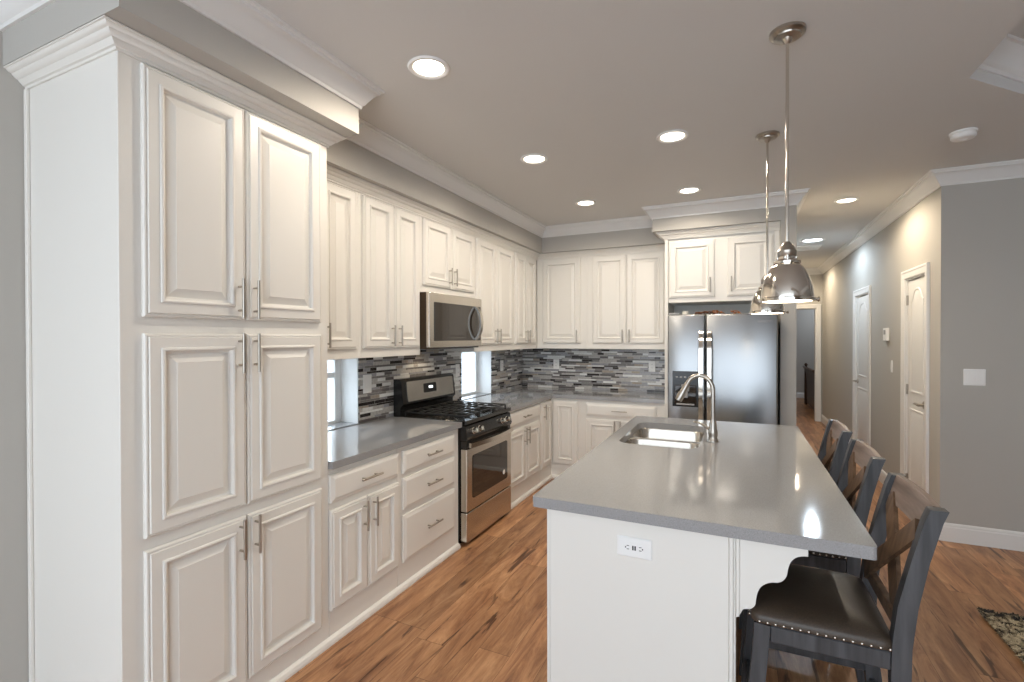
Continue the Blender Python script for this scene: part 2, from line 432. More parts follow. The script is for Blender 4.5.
# rooms behind the hall doors
struct('wall_bedroom', G().box(.2, .32, HY1+.12, FLY1, 0, CZ).box(.2, FLX1, FLY1-.12, FLY1, 0, CZ).box(3.6, 3.72, HY1+.12, FLY1-.12, 0, CZ).box(HX1+.12, 3.6, HY1, HY1+.12, 0, CZ), 'paint')
struct('wall_closet', G().box(HX1+.12, 2.9, 6.2, 6.3, 0, CZ).box(HX1+.12, 2.9, 8.2, 8.3, 0, CZ).box(2.9, 3.0, 6.2, 8.3, 0, CZ).box(HX1+.12, 2.2, 5.7, 5.78, 0, CZ).box(2.2, 2.28, GY+.12, 5.78, 0, CZ), 'paint')
# soffits (dropped bulkheads above the cabinets)
PSX, PSY0, PSY1, PSZ = -1.70, .835, 1.86, 2.537
FSX0, FSY, FSZ = -.745, 4.80, 2.545
g = G()
struct('wall_soffit_pantry', G().box(WX, PSX, PSY0, PSY1, PSZ, CZ), 'paint')
g.box(WX, SX, PSY1, BY, 2.492, CZ)
g.box(SX, FSX0, SY, BY, 2.492, CZ)
struct('wall_soffit_refrigerator', G().box(FSX0, .335, FSY, BY, FSZ, CZ), 'paint')
g.box(FSX0, -.648, SY, BY, 2.492, FSZ)
struct('wall_soffit', g, 'paint')
# crown at the ceiling, one run round the kitchen and down the hall
CR = [(0, CZ), (0, CZ-.108), (.010, CZ-.108), (.012, CZ-.094), (.020, CZ-.088), (.026, CZ-.078), (.050, CZ-.042), (.066, CZ-.026), (.072, CZ-.024), (.074, CZ-.012), (.088, CZ-.010), (.090, CZ)]
struct('trim_2', sweep([(WX, FLY0), (WX, PSY0), (PSX, PSY0), (PSX, PSY1), (SX, PSY1), (SX, SY), (FSX0, SY), (FSX0, FSY), (HX0, FSY), (HX0, HY1), (HX1, HY1), (HX1, GY), (FLX1-.12, GY)], CR, -1), 'trim', smooth=35)
# crown moulding on top of the cabinets
def cab_crown(zb, h, d):
    return [(0, zb)]+[(d*a, zb+h*b) for a, b in ((.10, 0), (.12, .15), (.22, .19), (.24, .24), (.38, .38), (.40, .46), (.50, .48), (.66, .66), (.68, .73), (.78, .75), (.90, .86), (.92, .91), (1, .92), (1, 1))]+[(0, zb+h)]
struct('trim_3', sweep([(UX, PY1+.001), (UX, UYF), (-.647, UYF)], cab_crown(2.432, .058, .07), -1), 'white', smooth=35)
# baseboards
BB = [(0, 0), (.016, 0), (.016, .105), (.012, .112), (.012, .122), (.006, .132), (0, .135)]
struct('baseboard_right', sweep([(HX1, D1[0]-.085), (HX1, GY), (FLX1-.12, GY)], BB, -1), 'trim')
struct('baseboard_hall', sweep([(HX1, D2[0]-.085), (HX1, D1[1]+.085)], BB, -1), 'trim')
struct('baseboard_hall_far', sweep([(E1+.085, HY1), (HX1, HY1), (HX1, D2[1]+.085)], BB, -1), 'trim')
struct('baseboard_hall_left', sweep([(HX0, 4.80), (HX0, HY1)], BB, -1), 'trim')
struct('baseboard_bedroom', sweep([(.32, HY1+.12), (.32, FLY1-.12), (3.6, FLY1-.12)], BB, -1), 'trim')
struct('baseboard_left', sweep([(WX, FLY0), (WX, PY0-.002)], BB, -1), 'trim')
# shoe moulding along the foot of the kitchen cabinets
SH = [(0, 0), (.022, 0), (.022, .012), (.016, .026), (.006, .034), (0, .036)]
struct('trim_4', sweep([(PX, PY0), (PX, PY1+.03), (BX, PY1+.03), (BX, 3.03)], SH, -1), 'white')
struct('trim_5', sweep([(BX, 3.83), (BX, BYF), (-.648, BYF)], SH, -1), 'white')

# windows
def window(name, y0, y1, rail):
    x = WX-WT+.02
    g = G(); t = .062
    g.box(x, x+.045, y0+.002, y0+t, WZ0+.002, WZ1-.002, .003).box(x, x+.045, y1-t, y1-.002, WZ0+.002, WZ1-.002, .003)
    g.box(x, x+.045, y0+t, y1-t, WZ0+.002, WZ0+.026, .003).box(x, x+.045, y0+t, y1-t, WZ1-.028, WZ1-.002, .003)
    if rail: g.box(x+.002, x+.040, y0+t, y1-t, 1.245, 1.285, .003)
    o = struct(name, g, 'plastic')
    obj('window_pane', G().box(x+.018, x+.023, y0+.02, y1-.02, WZ0+.02, WZ1-.02), 'glass', o)
    gs = G().box(x+.045, WX+.001, y0+.0005, y0+.006, WZ0, WZ1).box(x+.045, WX+.001, y1-.006, y1-.0005, WZ0, WZ1).box(x+.045, WX+.001, y0+.006, y1-.006, WZ1-.006, WZ1-.0005)
    obj('window_jamb', gs, 'plastic', o)
    return o
window('window_1', W1[0], W1[1], True); window('window_2', W2[0], W2[1], False)
nb = obj('window_backdrop', G().box(-7.0, -6.8, -4, 15, -.1, 1.5), 'exterior'); nb['kind'] = 'structure'  # invented backdrop, tones down the window view; kept low to let sky in
struct('ground', G().box(-9, -2.75, -4, 15, -.12, -.02), 'exterior')

# hall doors
ARCH = 14
def arch_loop(u0, u1, v0, v1, rise, i):
    a, b, lo, hi = u0+i, u1-i, v0+i, v1-i
    pts = [(a, lo), (b, lo)]
    for k in range(ARCH+1):
        t = k/ARCH; u = b+(a-b)*t; s = max(0, math.sin(PI*(t*1.10-.05)))
        pts.append((u, hi-rise+rise*s*s*(3-2*s) if s else hi-rise))
    return pts
def hall_door(name, fr, u0, u1, hinge_u, lever_u, ang=0):
    """moulded two-panel door with an arched upper panel, in its casing"""
    sg = 1 if lever_u > hinge_u else -1
    g = G(); H = 2.03; t = .035
    g.rings([[fr(u, v, n) for u, v in ((u0, .012), (u1, .012), (u1, H), (u0, H))] for n in (-t, 0)], True, True)
    for lo, hi, rise in ((1.04, H-.075, .10), (.22, .90, 0)):
        rs = []
        for i, n in ((0, .0005), (.004, .006), (.014, .007), (.022, .0015), (.026, .0015), (.05, .007), (.053, .0075)):
            rs.append([fr(u, v, n) for u, v in arch_loop(u0+.085, u1-.085, lo, hi, rise, i)])
        g.rings(rs, False, True)
    d = struct(name, g, 'trim', smooth=30)
    gl = G(); lu, lv = lever_u, .968
    gl.cyl(fr(lu, lv, .001), fr(lu, lv, .012), .032, 20); gl.cyl(fr(lu, lv, .012), fr(lu, lv, .05), .011, 12)
    gl.tube([fr(lu, lv, .048), fr(lu-sg*.03, lv+.004, .052), fr(lu-sg*.075, lv+.004, .05), fr(lu-sg*.12, lv-.004, .046)], [.011, .010, .009, .006], 10)
    obj('door_handle', gl, 'nickel', d, 40)
    for hv in (.25, 1.06, 1.86):
        gh = G().cyl(fr(hinge_u-sg*.005, hv-.045, .006), fr(hinge_u-sg*.005, hv+.045, .006), .007, 10)
        gh.rings([[fr(hinge_u+a, v, n) for a, v in ((-.018, hv-.044), (.018, hv-.044), (.018, hv+.044), (-.018, hv+.044))] for n in (.0005, .003)], True, True)
        obj('hinge', gh, 'nickel', d, 40)
    return d
frh = Fr('-x', HX1+.012)
hall_door('door_1', frh, D1[0]+.015, D1[1]-.015, D1[1]-.015, D1[0]+.062)
frh2 = Fr('-x', HX1+.010)
hall_door('door_2', frh2, D2[0]+.05, D2[1]-.015, D2[0]+.042, D2[1]-.08)
def casing(name, plane, sgn, a0, a1, along):
    """flat door casing with a stepped edge round an opening"""
    wd = .075; g = G(); ps = [(0, 0), (0, .010), (.008, .014), (.05, .017), (.058, .021), (wd-.004, .021), (wd, .017), (wd, 0)]
    path = [(a0, 0), (a0, DZ), (a1, DZ), (a1, 0)]
    P = [Vector(p) for p in path]; rs = []
    for i, p in enumerate(P):
        nr = lambda a, b: Vector((-(b-a).normalized().y, (b-a).normalized().x))
        if 0 < i < 3:
            n1, n2 = nr(P[i-1], p), nr(p, P[i+1]); mv = (n1+n2)/(1+n1.dot(n2))
        else: mv = nr(P[0], P[1]) if i == 0 else nr(P[2], P[3])
        ring = []
        for o, n in ps:
            q = p+mv*o
            ring.append((plane+sgn*(n+.0005), q.x, q.y) if along == 'y' else (q.x, plane+sgn*(n+.0005), q.y))
        rs.append(ring)
    return struct(name, g.rings(rs, True, True), 'trim')
casing('trim_6', HX1, -1, D1[0], D1[1], 'y'); casing('trim_7', HX1, -1, D2[0], D2[1], 'y'); casing('trim_8', HY1, -1, E0, E1, 'x')
g = G()
for a, b in (D1, D2):
    g.box(HX1, HX1+.12, a+.0005, a+.012, 0, DZ).box(HX1, HX1+.12, b-.012, b-.0005, 0, DZ).box(HX1, HX1+.12, a+.012, b-.012, DZ-.012, DZ-.0005)
g.box(E0+.0005, E0+.012, HY1, HY1+.12, 0, 2.04).box(E1-.012, E1-.0005, HY1, HY1+.12, 0, 2.04)
struct('trim_9', g, 'trim')

# backsplash
g = G()
g.box(WX+.0005, WX+.008, W1[1], W2[0], .916, UZ0+.03).box(WX+.0005, WX+.008, W2[1], BY-.0005, .916, UZ0-.001)
g.box(WX+.008, -.647, BY-.008, BY-.0005, .916, UZ0-.001)
struct('wall_backsplash', g, 'tile')

# ------------------------------------------------------------------ kitchen cabinets
FL = Fr('+x', BX); FU = Fr('+x', UX); FP = Fr('+x', PX); FB = Fr('-y', BYF); FT = Fr('-y', UYF)
# tall pantry
t = thing('pantry_cabinet', 'tall white pantry cabinet with six raised-panel doors at the left', 'cabinet', (PX, (PY0+PY1)/2, 0))
g = G().box(WX+.002, PX, PY0, PY1-.001, 0, PSZ-.001, .002)
obj('carcass', g, 'white', t)
for (v0, v1, hv) in ((1.605, 2.468, 1.69), (.843, 1.548, 1.47), (.115, .800, .718)):
    for (u0, u1, hu) in ((.968, 1.345, 1.31), (1.351, 1.745, 1.378)):
        door(FP, u0, u1, v0, v1, t, hu, hv)
obj('crown_molding', sweep([(WX+.002, PY0), (PX, PY0), (PX, PY1), (UX+.075, PY1)], cab_crown(2.477, .058, .066), -1), 'white', t, 35)
obj('corner_trim', G().box(WX+.002, WX+.022, PY0-.012, PY0-.0005, 0, 2.476, .002), 'white', t)

def base_cab(name, label, fr, u0, u1, doors, drawers, back, loc, extra=None):
    t = thing(name, label, 'cabinet', loc, 'white base cabinets')
    g = G()
    if fr.f == '+x': g.box(back, fr.p, u0+.0005, u1-.0005, 0, .875, .0015)
    else: g.box(u0+.0005, u1-.0005, fr.p, back, 0, .875, .0015)
    obj('carcass', g, 'white', t)
    for (a, b, v0, v1, hu, hv) in doors: door(fr, a, b, v0, v1, t, hu, hv)
    for (a, b, v0, v1) in drawers: door(fr, a, b, v0, v1, t, (a+b)/2, (v0+v1)/2, SLAB, 'drawer', True)
    return t
base_cab('base_cabinet', 'white base cabinet with one drawer over two doors, next to the tall pantry', FL, PY1, 2.335,
         [(1.80, 2.062, .165, .668, 2.027, .575), (2.068, 2.335, .165, .668, 2.103, .575)], [(1.80, 2.335, .705, .846)], WX+.002, (BX, 2.08, 0))
base_cab('drawer_base_cabinet', 'white base cabinet with three stacked drawers left of the stove', FL, 2.335, 3.035,
         [], [(2.377, 2.965, .705, .842), (2.377, 2.965, .485, .680), (2.377, 2.965, .165, .453)], WX+.002, (BX, 2.70, 0))
base_cab('base_cabinet', 'white base cabinet with a drawer over two doors, right of the stove', FL, 3.825, 4.63,
         [(3.845, 4.225, .175, .685, 4.19, .60), (4.231, 4.61, .175, .685, 4.265, .60)], [(3.845, 4.61, .722, .850)], WX+.002, (BX, 4.23, 0))
# corner cabinet, its two doors meeting in the corner
t = thing('corner_base_cabinet', 'white corner base cabinet with two narrow doors meeting at a right angle', 'cabinet', (BX, BYF, 0), 'white base cabinets')
g = G().prism([(WX+.002, 4.631), (BX, 4.631), (BX, BYF), (-1.53, BYF), (-1.53, BY-.01), (WX+.002, BY-.01)], lambda a, b, k: (a, b, k*.875))
obj('carcass', g, 'white', t)
door(FL, 4.655, BYF-.028, .165, .850, t, 4.70, .755)
door(FB, BX+.028, -1.548, .165, .850, t)
base_cab('base_cabinet', 'white base cabinet with drawer and doors on the back wall beside the refrigerator', FB, -1.5295, -.647,
         [(-1.455, -1.115, .165, .675, -1.145, .595), (-1.109, -.735, .165, .675, -1.085, .595)], [(-1.455, -.735, .705, .840)], BY-.01, (-1.1, BYF, 0))

def upper_cab(label, fr, u0, u1, doors, back, loc, z0=UZ0, z1=UZ1, hz=1.545, L=.14, name='wall_cabinet', face=None):
    t = thing(name, label, 'cabinet', loc, 'white upper cabinets')
    g = G()
    if fr.f == '+x': g.box(back, fr.p, u0+.0005, u1-.0005, z0, z1, .0015)
    else: g.box(u0+.0005, u1-.0005, fr.p, back, z0, z1, .0015)
    obj('carcass', g, 'white', t)
    for (a, b, v0, v1, hu) in doors: door(fr, a, b, v0, v1, t, hu, hz, L=L)
    return t
T0, T1 = 1.463, 2.424
B_ = WX+.010
upper_cab('white upper cabinet above the first window, partly hidden by the tall pantry', FU, PY1+.001, 2.325,
          [(1.822, 2.005, T0, T1, 1.975), (2.011, 2.290, T0, T1, 2.040)], B_, (UX, 2.06, UZ0))
upper_cab('white two-door upper cabinet just left of the microwave', FU, 2.325, 2.960,
          [(2.351, 2.645, T0, T1, 2.612), (2.651, 2.937, T0, T1, 2.686)], B_, (UX, 2.64, UZ0))
upper_cab('short white upper cabinet directly above the microwave', FU, 2.960, 3.772,
          [(2.987, 3.362, 1.925, T1, 3.328), (3.368, 3.752, 1.925, T1, 3.402)], B_, (UX, 3.37, 1.872), z0=1.872, hz=2.02)
upper_cab('white two-door upper cabinet just right of the microwave', FU, 3.772, 4.590,
          [(3.792, 4.171, T0, T1, 4.137), (4.177, 4.560, T0, T1, 4.212)], B_, (UX, 4.18, UZ0))
upper_cab('white narrow-doored upper cabinet at the left end of the back corner', FU, 4.590, UYF-.003,
          [(4.625, 4.905, T0, T1, 4.873), (4.911, 5.190, T0, T1, 4.943)], B_, (UX, 4.92, UZ0))
upper_cab('white single-door upper cabinet on the back wall by the corner', FT, UX+.003, -1.525,
          [(-2.05, -1.597, T0, T1, -1.635)], BY-.010, (-1.83, UYF, UZ0))
upper_cab('white two-door upper cabinet on the back wall beside the refrigerator', FT, -1.525, -.647,
          [(-1.460, -1.092, T0, T1, -1.125), (-1.086, -.690, T0, T1, -1.052)], BY-.010, (-1.1, UYF, UZ0))
# refrigerator surround
FR_ = Fr('-y', 4.92)
t = thing('refrigerator_cabinet', 'white two-door cabinet and side panel surrounding the stainless refrigerator', 'cabinet', (-.15, 4.92, 0))
obj('side_panel', G().box(-.646, -.615, 4.90, BY-.001, 0, FSZ-.001, .002), 'white', t)
obj('carcass', G().box(-.614, .334, 4.92, BY-.001, 1.865, FSZ-.001, .002), 'white', t)
obj('niche_back', G().box(-.614, .334, 5.42, 5.435, 1.0, 1.8645), 'white', t)
obj('filler_strip', G().box(.30, .334, 4.905, 4.919, 1.865, 2.485, .001), 'white', t)
door(FR_, -.605, -.198, 1.910, 2.452, t, -.235, 2.02, L=.14)
door(FR_, -.092, .285, 1.910, 2.452, t, -.055, 2.02, L=.14)
obj('crown_molding', sweep([(-.646, BY-.35), (-.646, 4.90), (.334, 4.90)], cab_crown(2.478, .064, .075), -1), 'white', t, 35)

# ------------------------------------------------------------------ worktops
g = G().slab([[(WX+.0085, PY1+.001), (BX+.028, PY1+.001), (BX+.028, 3.045), (WX+.0085, 3.045)]], .877, .915)
for a, b in ((W1[0]+.007, W1[1]-.007),): g.box(WX-WT+.067, WX+.0085, a, b, .9155, .921)
tag(obj('countertop', g, 'quartz'), 'grey quartz countertop between the tall pantry and the stove', 'countertop', 'grey quartz countertops')
g = G().slab([[(WX+.0085, 3.825), (BX+.028, 3.825), (BX+.028, BYF-.028), (-.647, BYF-.028), (-.647, BY-.0085), (WX+.0085, BY-.0085)]], .877, .915)
for a, b in ((W2[0]+.007, W2[1]-.007),): g.box(WX-WT+.067, WX+.0085, a, b, .9155, .921)
tag(obj('countertop', g, 'quartz'), 'L-shaped grey quartz countertop right of the stove, turning along the back wall', 'countertop', 'grey quartz countertops')

# ------------------------------------------------------------------ island
IX0, IX1, IY0, IY1 = -.724, .373, 1.734, 3.866
t = thing('kitchen_island', 'white kitchen island base under the large grey worktop', 'island', (-.33, 2.8, 0))
bx0, bx1, by0, by1 = -.668, -.006, 1.785, 3.82
g = G().box(bx0+.001, bx1-.001, by0+.001, by1-.001, .0, .10)
g.box(bx0, bx0+.02, by0, by1, .10, .8745).box(bx1-.02, bx1, by0, by1, .10, .8745).box(bx0+.02, bx1-.02, by0, by0+.02, .10, .8745).box(bx0+.02, bx1-.02, by1-.02, by1, .10, .8745)
obj('carcass', g, 'white', t)
obj('end_panel', G().box(bx0-.002, bx1-.02, by0-.015, by0-.0005, 0, .8745, .003), 'white', t)
obj('corner_post', G().box(bx1-.0195, bx1-.006, by0-.019, by0-.0005, 0, .8745, .003).box(bx1-.0055, bx1+.001, by0-.014, by0-.0005, 0, .8745, .002), 'white', t)
obj('edge_strip', G().box(bx0-.006, bx0+.006, by0-.019, by0-.0155, 0, .8745, .001), 'white', t)
FI = Fr('-x', bx0)
for a, b in ((1.85, 2.32), (2.34, 2.80), (2.82, 3.28), (3.30, 3.76)):
    door(FI, a, b, .14, .68, t, b-.04 if int(a*100) % 2 else a+.04, .60); door(FI, a, b, .71, .85, t, (a+b)/2, .78, SLAB, 'drawer', True)
def corbel_poly():
    # scalloped bracket: out from the post (0) to the tip, z measured down from the worktop
    k = [(.206, -.035), (.190, -.037), (.172, -.045), (.158, -.062), (.151, -.085), (.147, -.108), (.138, -.124), (.124, -.134), (.105, -.138), (.088, -.146),
         (.073, -.160), (.064, -.180), (.060, -.200), (.057, -.222), (.046, -.236), (.030, -.241), (.020, -.246), (.015, -.258), (.006, -.272), (0, -.276)]
    p = [(0, 0), (.206, 0)]
    for i in range(len(k)-1):
        a, b, c, d = k[max(0, i-1)], k[i], k[i+1], k[min(len(k)-1, i+2)]
        for q in range(4):
            t = q/4
            p.append(tuple(.5*(2*b[m]+(c[m]-a[m])*t+(2*a[m]-5*b[m]+4*c[m]-d[m])*t*t+(3*b[m]-a[m]-3*c[m]+d[m])*t**3) for m in (0, 1)))
    return p+[k[-1]]
for yc in (1.772, 3.72):
    g = G().prism(corbel_poly(), lambda a, b, k: (bx1+.0015+a, yc+k*.06, .8745+b))
    obj('corbel', g, 'white', t)
obj('corbel_cap', G().box(bx1+.0015, bx1+.012, 1.764, 1.7718, .605, .8745, .002), 'white', t)
SKX0, SKX1, SKY0, SKY1 = -.645, -.195, 2.83, 3.60
g = G().slab([rrect(IX0, IX1, IY0, IY1, .012, 3), list(reversed(rrect(SKX0, SKX1, SKY0, SKY1, .085, 8)))], .875, .915)
tag(obj('countertop', g, 'quartz', loc=(-.2, 2.8, .875)), 'large grey quartz island worktop with an undermount sink', 'countertop', 'grey quartz countertops')
# sink: two bowls under the cut-out
t = thing('sink', 'stainless steel double-bowl undermount sink in the island', 'sink', (-.42, 3.21, .875))
mid = 3.215; fl = .006
lo = rrect(SKX0+fl, SKX1-fl, SKY0+fl, mid-.016, .075, 8); hi = rrect(SKX0+fl, SKX1-fl, mid+.016, SKY1-fl, .075, 8)
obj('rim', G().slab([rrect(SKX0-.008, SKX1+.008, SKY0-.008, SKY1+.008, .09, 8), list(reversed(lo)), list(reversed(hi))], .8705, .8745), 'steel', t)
for (a, b) in ((SKY0+fl, mid-.016), (mid+.016, SKY1-fl)):
    rs = []
    for i, z, r in ((0, .8745, .075), (.003, .868, .075), (.006, .72, .07), (.012, .70, .065), (.03, .685, .05), (.10, .680, .02)):
        rs.append([(x, y, z) for x, y in rrect(SKX0+fl+i, SKX1-fl-i, a+i, b-i, max(.02, r), 8)])
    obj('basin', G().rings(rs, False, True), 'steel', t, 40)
    c = ((SKX0+SKX1)/2, (a+b)/2, .6802)
    obj('drain', G().lathe([(.045, 0), (.045, .003), (.036, .004), (.032, .0015), (.012, .0015)], c, 24), 'chrome', t, 40)
# faucet
fx, fy = -.133, 3.095
t = thing('faucet', 'brushed nickel gooseneck pull-down faucet beside the island sink', 'faucet', (fx, fy, .915))
obj('base', G().lathe([(.031, 0), (.031, .008), (.026, .014), (.024, .03), (.027, .045), (.027, .06), (.022, .075), (.021, .105), (.016, .118), (.0145, .13)], (fx, fy, .9155), 28), 'nickel', t, 40)
path = [(fx, fy, 1.045), (fx, fy, 1.12), (fx, fy, 1.215)]
for k in range(1, 15):
    a = PI*.86*k/14; path.append((fx-.075+.075*math.cos(a), fy, 1.215+.088*math.sin(a)))
obj('spout', G().tube(path, .0125, 16), 'nickel', t, 40)
p = Vector(path[-1]); d = (Vector(path[-1])-Vector(path[-2])).normalized()
obj('spray_head', G().tube([p, p+d*.006, p+d*.02, p+d*.055, p+d*.09, p+d*.115], [.0135, .0165, .0165, .018, .023, .021], 20), 'nickel', t, 40)
obj('spray_button', G().box(p.x-.048, p.x-.034, fy-.007, fy+.007, p.z-.062, p.z-.040, .003), 'black', t)
obj('lever', G().tube([(fx-.018, fy+.005, .985), (fx-.042, fy+.012, .998), (fx-.075, fy+.02, 1.016), (fx-.108, fy+.026, 1.020)], [.010, .008, .006, .005], 12), 'nickel', t, 40)

# ------------------------------------------------------------------ gas range
RY0, RY1 = 3.052, 3.818
t = thing('gas_range', 'stainless steel gas range with black cooktop between the base cabinets', 'stove', (-2.1, 3.435, 0))
RXF = -1.788
obj('body', G().box(WX+.03, -1.845, RY0, RY1, .05, .893, .003).box(WX+.06, -1.87, RY0+.02, RY1-.02, .0, .05), 'black', t)
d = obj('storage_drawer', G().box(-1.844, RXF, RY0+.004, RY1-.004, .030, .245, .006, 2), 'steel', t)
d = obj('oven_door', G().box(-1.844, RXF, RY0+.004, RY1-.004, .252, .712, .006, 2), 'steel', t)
obj('window', G().rings([[(RXF+n, y, z) for y, z in rrect(RY0+.085+i, RY1-.085-i, .335+i, .655-i, .02, 4)] for i, n in ((0, .0005), (0, .003), (.006, .0035))], True, True), 'glass_dark', d)
hp = []
for k in range(13):
    s = k/12; hp.append((RXF+.018+.034*math.sin(PI*s), RY0+.02+(RY1-RY0-.04)*s, .742))
obj('handle', G().tube(hp, .011, sq=(.011, .017, (1, 0, 0))), 'steel', d, 40)
obj('handle_trim', G().box(-1.844, RXF-.006, RY0+.004, RY1-.004, .716, .772, .003), 'black', d)
st = obj('white_disc', G().cyl((RXF+.0036, RY1-.155, .40), (RXF+.0046, RY1-.155, .40), .020, 24), 'plastic', d)  # small round white disc on the oven door
cp = obj('control_panel', G().rings([[(x, y, z) for x, z in ((-1.844, .776), (RXF-.002, .776), (RXF+.006, .80), (RXF-.012, .880), (-1.844, .892))] for y in (RY0+.002, RY1-.002)], True, True), 'black', t)
for ky in (RY0+.10, RY0+.19, RY1-.19, RY1-.10):
    n = Vector((.975, 0, .22)); p = Vector((RXF-.001, ky, .836))
    g = G().tube([p, p+n*.006, p+n*.008, p+n*.032, p+n*.034], [.024, .024, .020, .018, .014], 18)
    g.tube([p+n*.030, p+n*.042], 1, sq=(.0035, .017, (0, 1, 0)))
    obj('knob', g, 'steel', t, 35)
obj('cooktop', G().box(WX+.075, RXF-.012, RY0-.004, RY1+.004, .894, .920, .004, 2), 'black', t)
obj('cooktop_rim', G().box(-1.822, RXF-.004, RY0-.004, RY1+.004, .893, .922, .004, 2), 'black', t)
for by in (RY0+.20, RY1-.20):
    for bxx in (-2.20, -1.95):
        g = G().lathe([(.055, 0), (.055, .008), (.040, .012), (.040, .020), (.030, .024)], (bxx, by, .9205), 24)
        obj('burner', g, 'iron', t, 40)
for (a, b) in ((RY0+.025, 3.305), (3.311, 3.559), (3.565, RY1-.025)):
    g = G(); zt = .956; gx0, gx1 = WX+.10, -1.83; hw = .0055
    for y in (a+.006, b-.006): g.box(gx0, gx1, y-hw, y+hw, zt-.011, zt, .002)
    for x in (gx0, gx1, (gx0+gx1)/2): g.box(x-hw, x+hw, a+.006, b-.006, zt-.011, zt, .002)
    for x in (gx0+.12, gx0+.20, gx1-.12, gx1-.20): g.box(x-hw, x+hw, a+.006, b-.006, zt-.011, zt, .002)
    ym = (a+b)/2; g.box(gx0, gx1, ym-hw, ym+hw, zt-.011, zt, .002)
    for x in (gx0, gx1):
        for y in (a+.006, b-.006): g.box(x-hw, x+hw, y-hw, y+hw, .9205, zt-.011)
    obj('grate', g, 'iron', t)
bg_ = obj('backguard', G().rings([[(x, y, z) for x, z in ((WX+.012, .90), (WX+.075, .90), (WX+.078, .985), (WX+.105, 1.01), (WX+.085, 1.19), (WX+.06, 1.205), (WX+.012, 1.205))] for y in (RY0, RY1)], True, True), 'black', t)
def bgp(u, v, n):    # on the sloping face of the backguard
    k = (v-1.01)/.18; return (WX+.105-.02*k+n, u, v)
obj('backguard_panel', G().rings([[bgp(y, z, n) for y, z in rrect(RY0+.06, RY1-.03, 1.025, 1.182, .008, 3)] for n in (.0005, .004)], True, True), 'steel', bg_)
ds = obj('display', G().rings([[bgp(y, z, n) for y, z in rrect(3.335, 3.515, 1.075, 1.150, .008, 3)] for n in (.0045, .007)], True, True), 'black', bg_)
g = G()
for q, y in enumerate((3.410, 3.424, 3.440, 3.454)): g.rings([[bgp(y+a, 1.118+b, n) for a, b in ((-.004, -.009), (.004, -.009), (.004, .009), (-.004, .009))] for n in (.0072, .0078)], True, True)
obj('clock_digits', g, 'led', bg_)

# ------------------------------------------------------------------ microwave
MY0, MY1, MZ0, MZ1, MXF = 2.966, 3.766, 1.445, 1.868, -2.05
t = thing('microwave', 'stainless over-the-range microwave mounted above the stove', 'microwave', (-2.25, 3.37, MZ0))
obj('body', G().box(WX+.012, MXF-.032, MY0, MY1, MZ0, MZ1, .003), 'black_warm_reflect', t)
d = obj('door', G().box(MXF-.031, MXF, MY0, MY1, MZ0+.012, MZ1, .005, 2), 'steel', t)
obj('window', G().rings([[(MXF+n, y, z) for y, z in rrect(MY0+.062+i, MY1-.024-i, MZ0+.062+i, MZ1-.070-i, .006, 3)] for i, n in ((0, .0005), (0, .003), (.004, .0035))], True, True), 'glass_dark', d)
hp = []
for k in range(15):
    s = k/14; hp.append((MXF+.006+.055*math.sin(PI*s)**.7, MY1-.115, MZ0+.070+(MZ1-MZ0-.145)*s))
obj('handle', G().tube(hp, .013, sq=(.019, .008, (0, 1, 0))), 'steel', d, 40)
spot('task_lamp', (-2.30, 3.36, MZ0-.012), (1, .80, .55), 2.2, t, 150, .6, .03)
obj('vent_grille', G().box(WX+.06, MXF-.06, MY0+.05, MY1-.05, MZ0-.006, MZ0-.0005, .001), 'plastic_grey', t)

# ------------------------------------------------------------------ refrigerator
QX0, QX1, QY, QZ = -.583, .303, 4.62, 1.735
t = thing('refrigerator', 'stainless side-by-side refrigerator with ice dispenser at the back', 'refrigerator', (-.14, 5.0, 0))
obj('body', G().box(QX0+.004, QX1-.004, QY+.075, 5.09, .02, 1.722, .004).box(QX0+.03, QX1-.03, QY+.10, 5.05, 0, .02), 'plastic_grey', t)
sp_ = -.262
fd = obj('freezer_door', G().box(QX0, sp_-.004, QY, QY+.070, .07, QZ, .012, 3), 'fridge_steel', t, 40)
rd = obj('refrigerator_door', G().box(sp_+.004, QX1, QY, QY+.070, .07, QZ, .012, 3), 'fridge_steel', t, 40)
for p_, hx in ((fd, sp_-.035), (rd, sp_+.035)):
    pts = [(hx, QY+.004, .62), (hx, QY-.035, .66), (hx, QY-.052, .76), (hx, QY-.055, 1.1), (hx, QY-.052, 1.42), (hx, QY-.035, 1.54), (hx, QY+.004, 1.58)]
    obj('handle', G().tube(pts, .01, sq=(.017, .010, (1, 0, 0))), 'chrome', p_, 40)
dp = obj('dispenser', G().box(-.540, -.318, QY-.004, QY+.001, .905, 1.225, .003), 'black', fd)
obj('dispenser_recess', G().rings([[(x, QY-.0042, z) for x, z in rrect(-.522, -.336, .925, 1.10, .01, 3)], [(x, QY-.0075, z) for x, z in rrect(-.516, -.342, .931, 1.094, .01, 3)]], True, True), 'glass_dark', fd)
obj('dispenser_spout', G().box(-.462, -.395, QY-.030, QY-.0045, 1.045, 1.105, .004).box(-.450, -.407, QY-.022, QY-.008, .985, 1.045, .003), 'plastic_grey', fd)
obj('drip_tray', G().box(-.505, -.352, QY-.022, QY-.0045, .920, .934, .003), 'plastic_grey', fd)
g = G()
for k in range(5): g.box(-.512+k*.036, -.494+k*.036, QY-.0055, QY-.0042, 1.165, 1.178)
obj('dispenser_buttons', g, 'plastic_grey', fd)
cu = bpy.data.curves.new('logo', 'FONT'); cu.body = 'SAMSUNG'; cu.size = .026; cu.extrude = .0005; cu.align_x = 'CENTER'
to = bpy.data.objects.new('logo', cu); C.objects.link(to)
dg = bpy.context.evaluated_depsgraph_get(); me = bpy.data.meshes.new_from_object(to.evaluated_get(dg)); bpy.data.objects.remove(to)
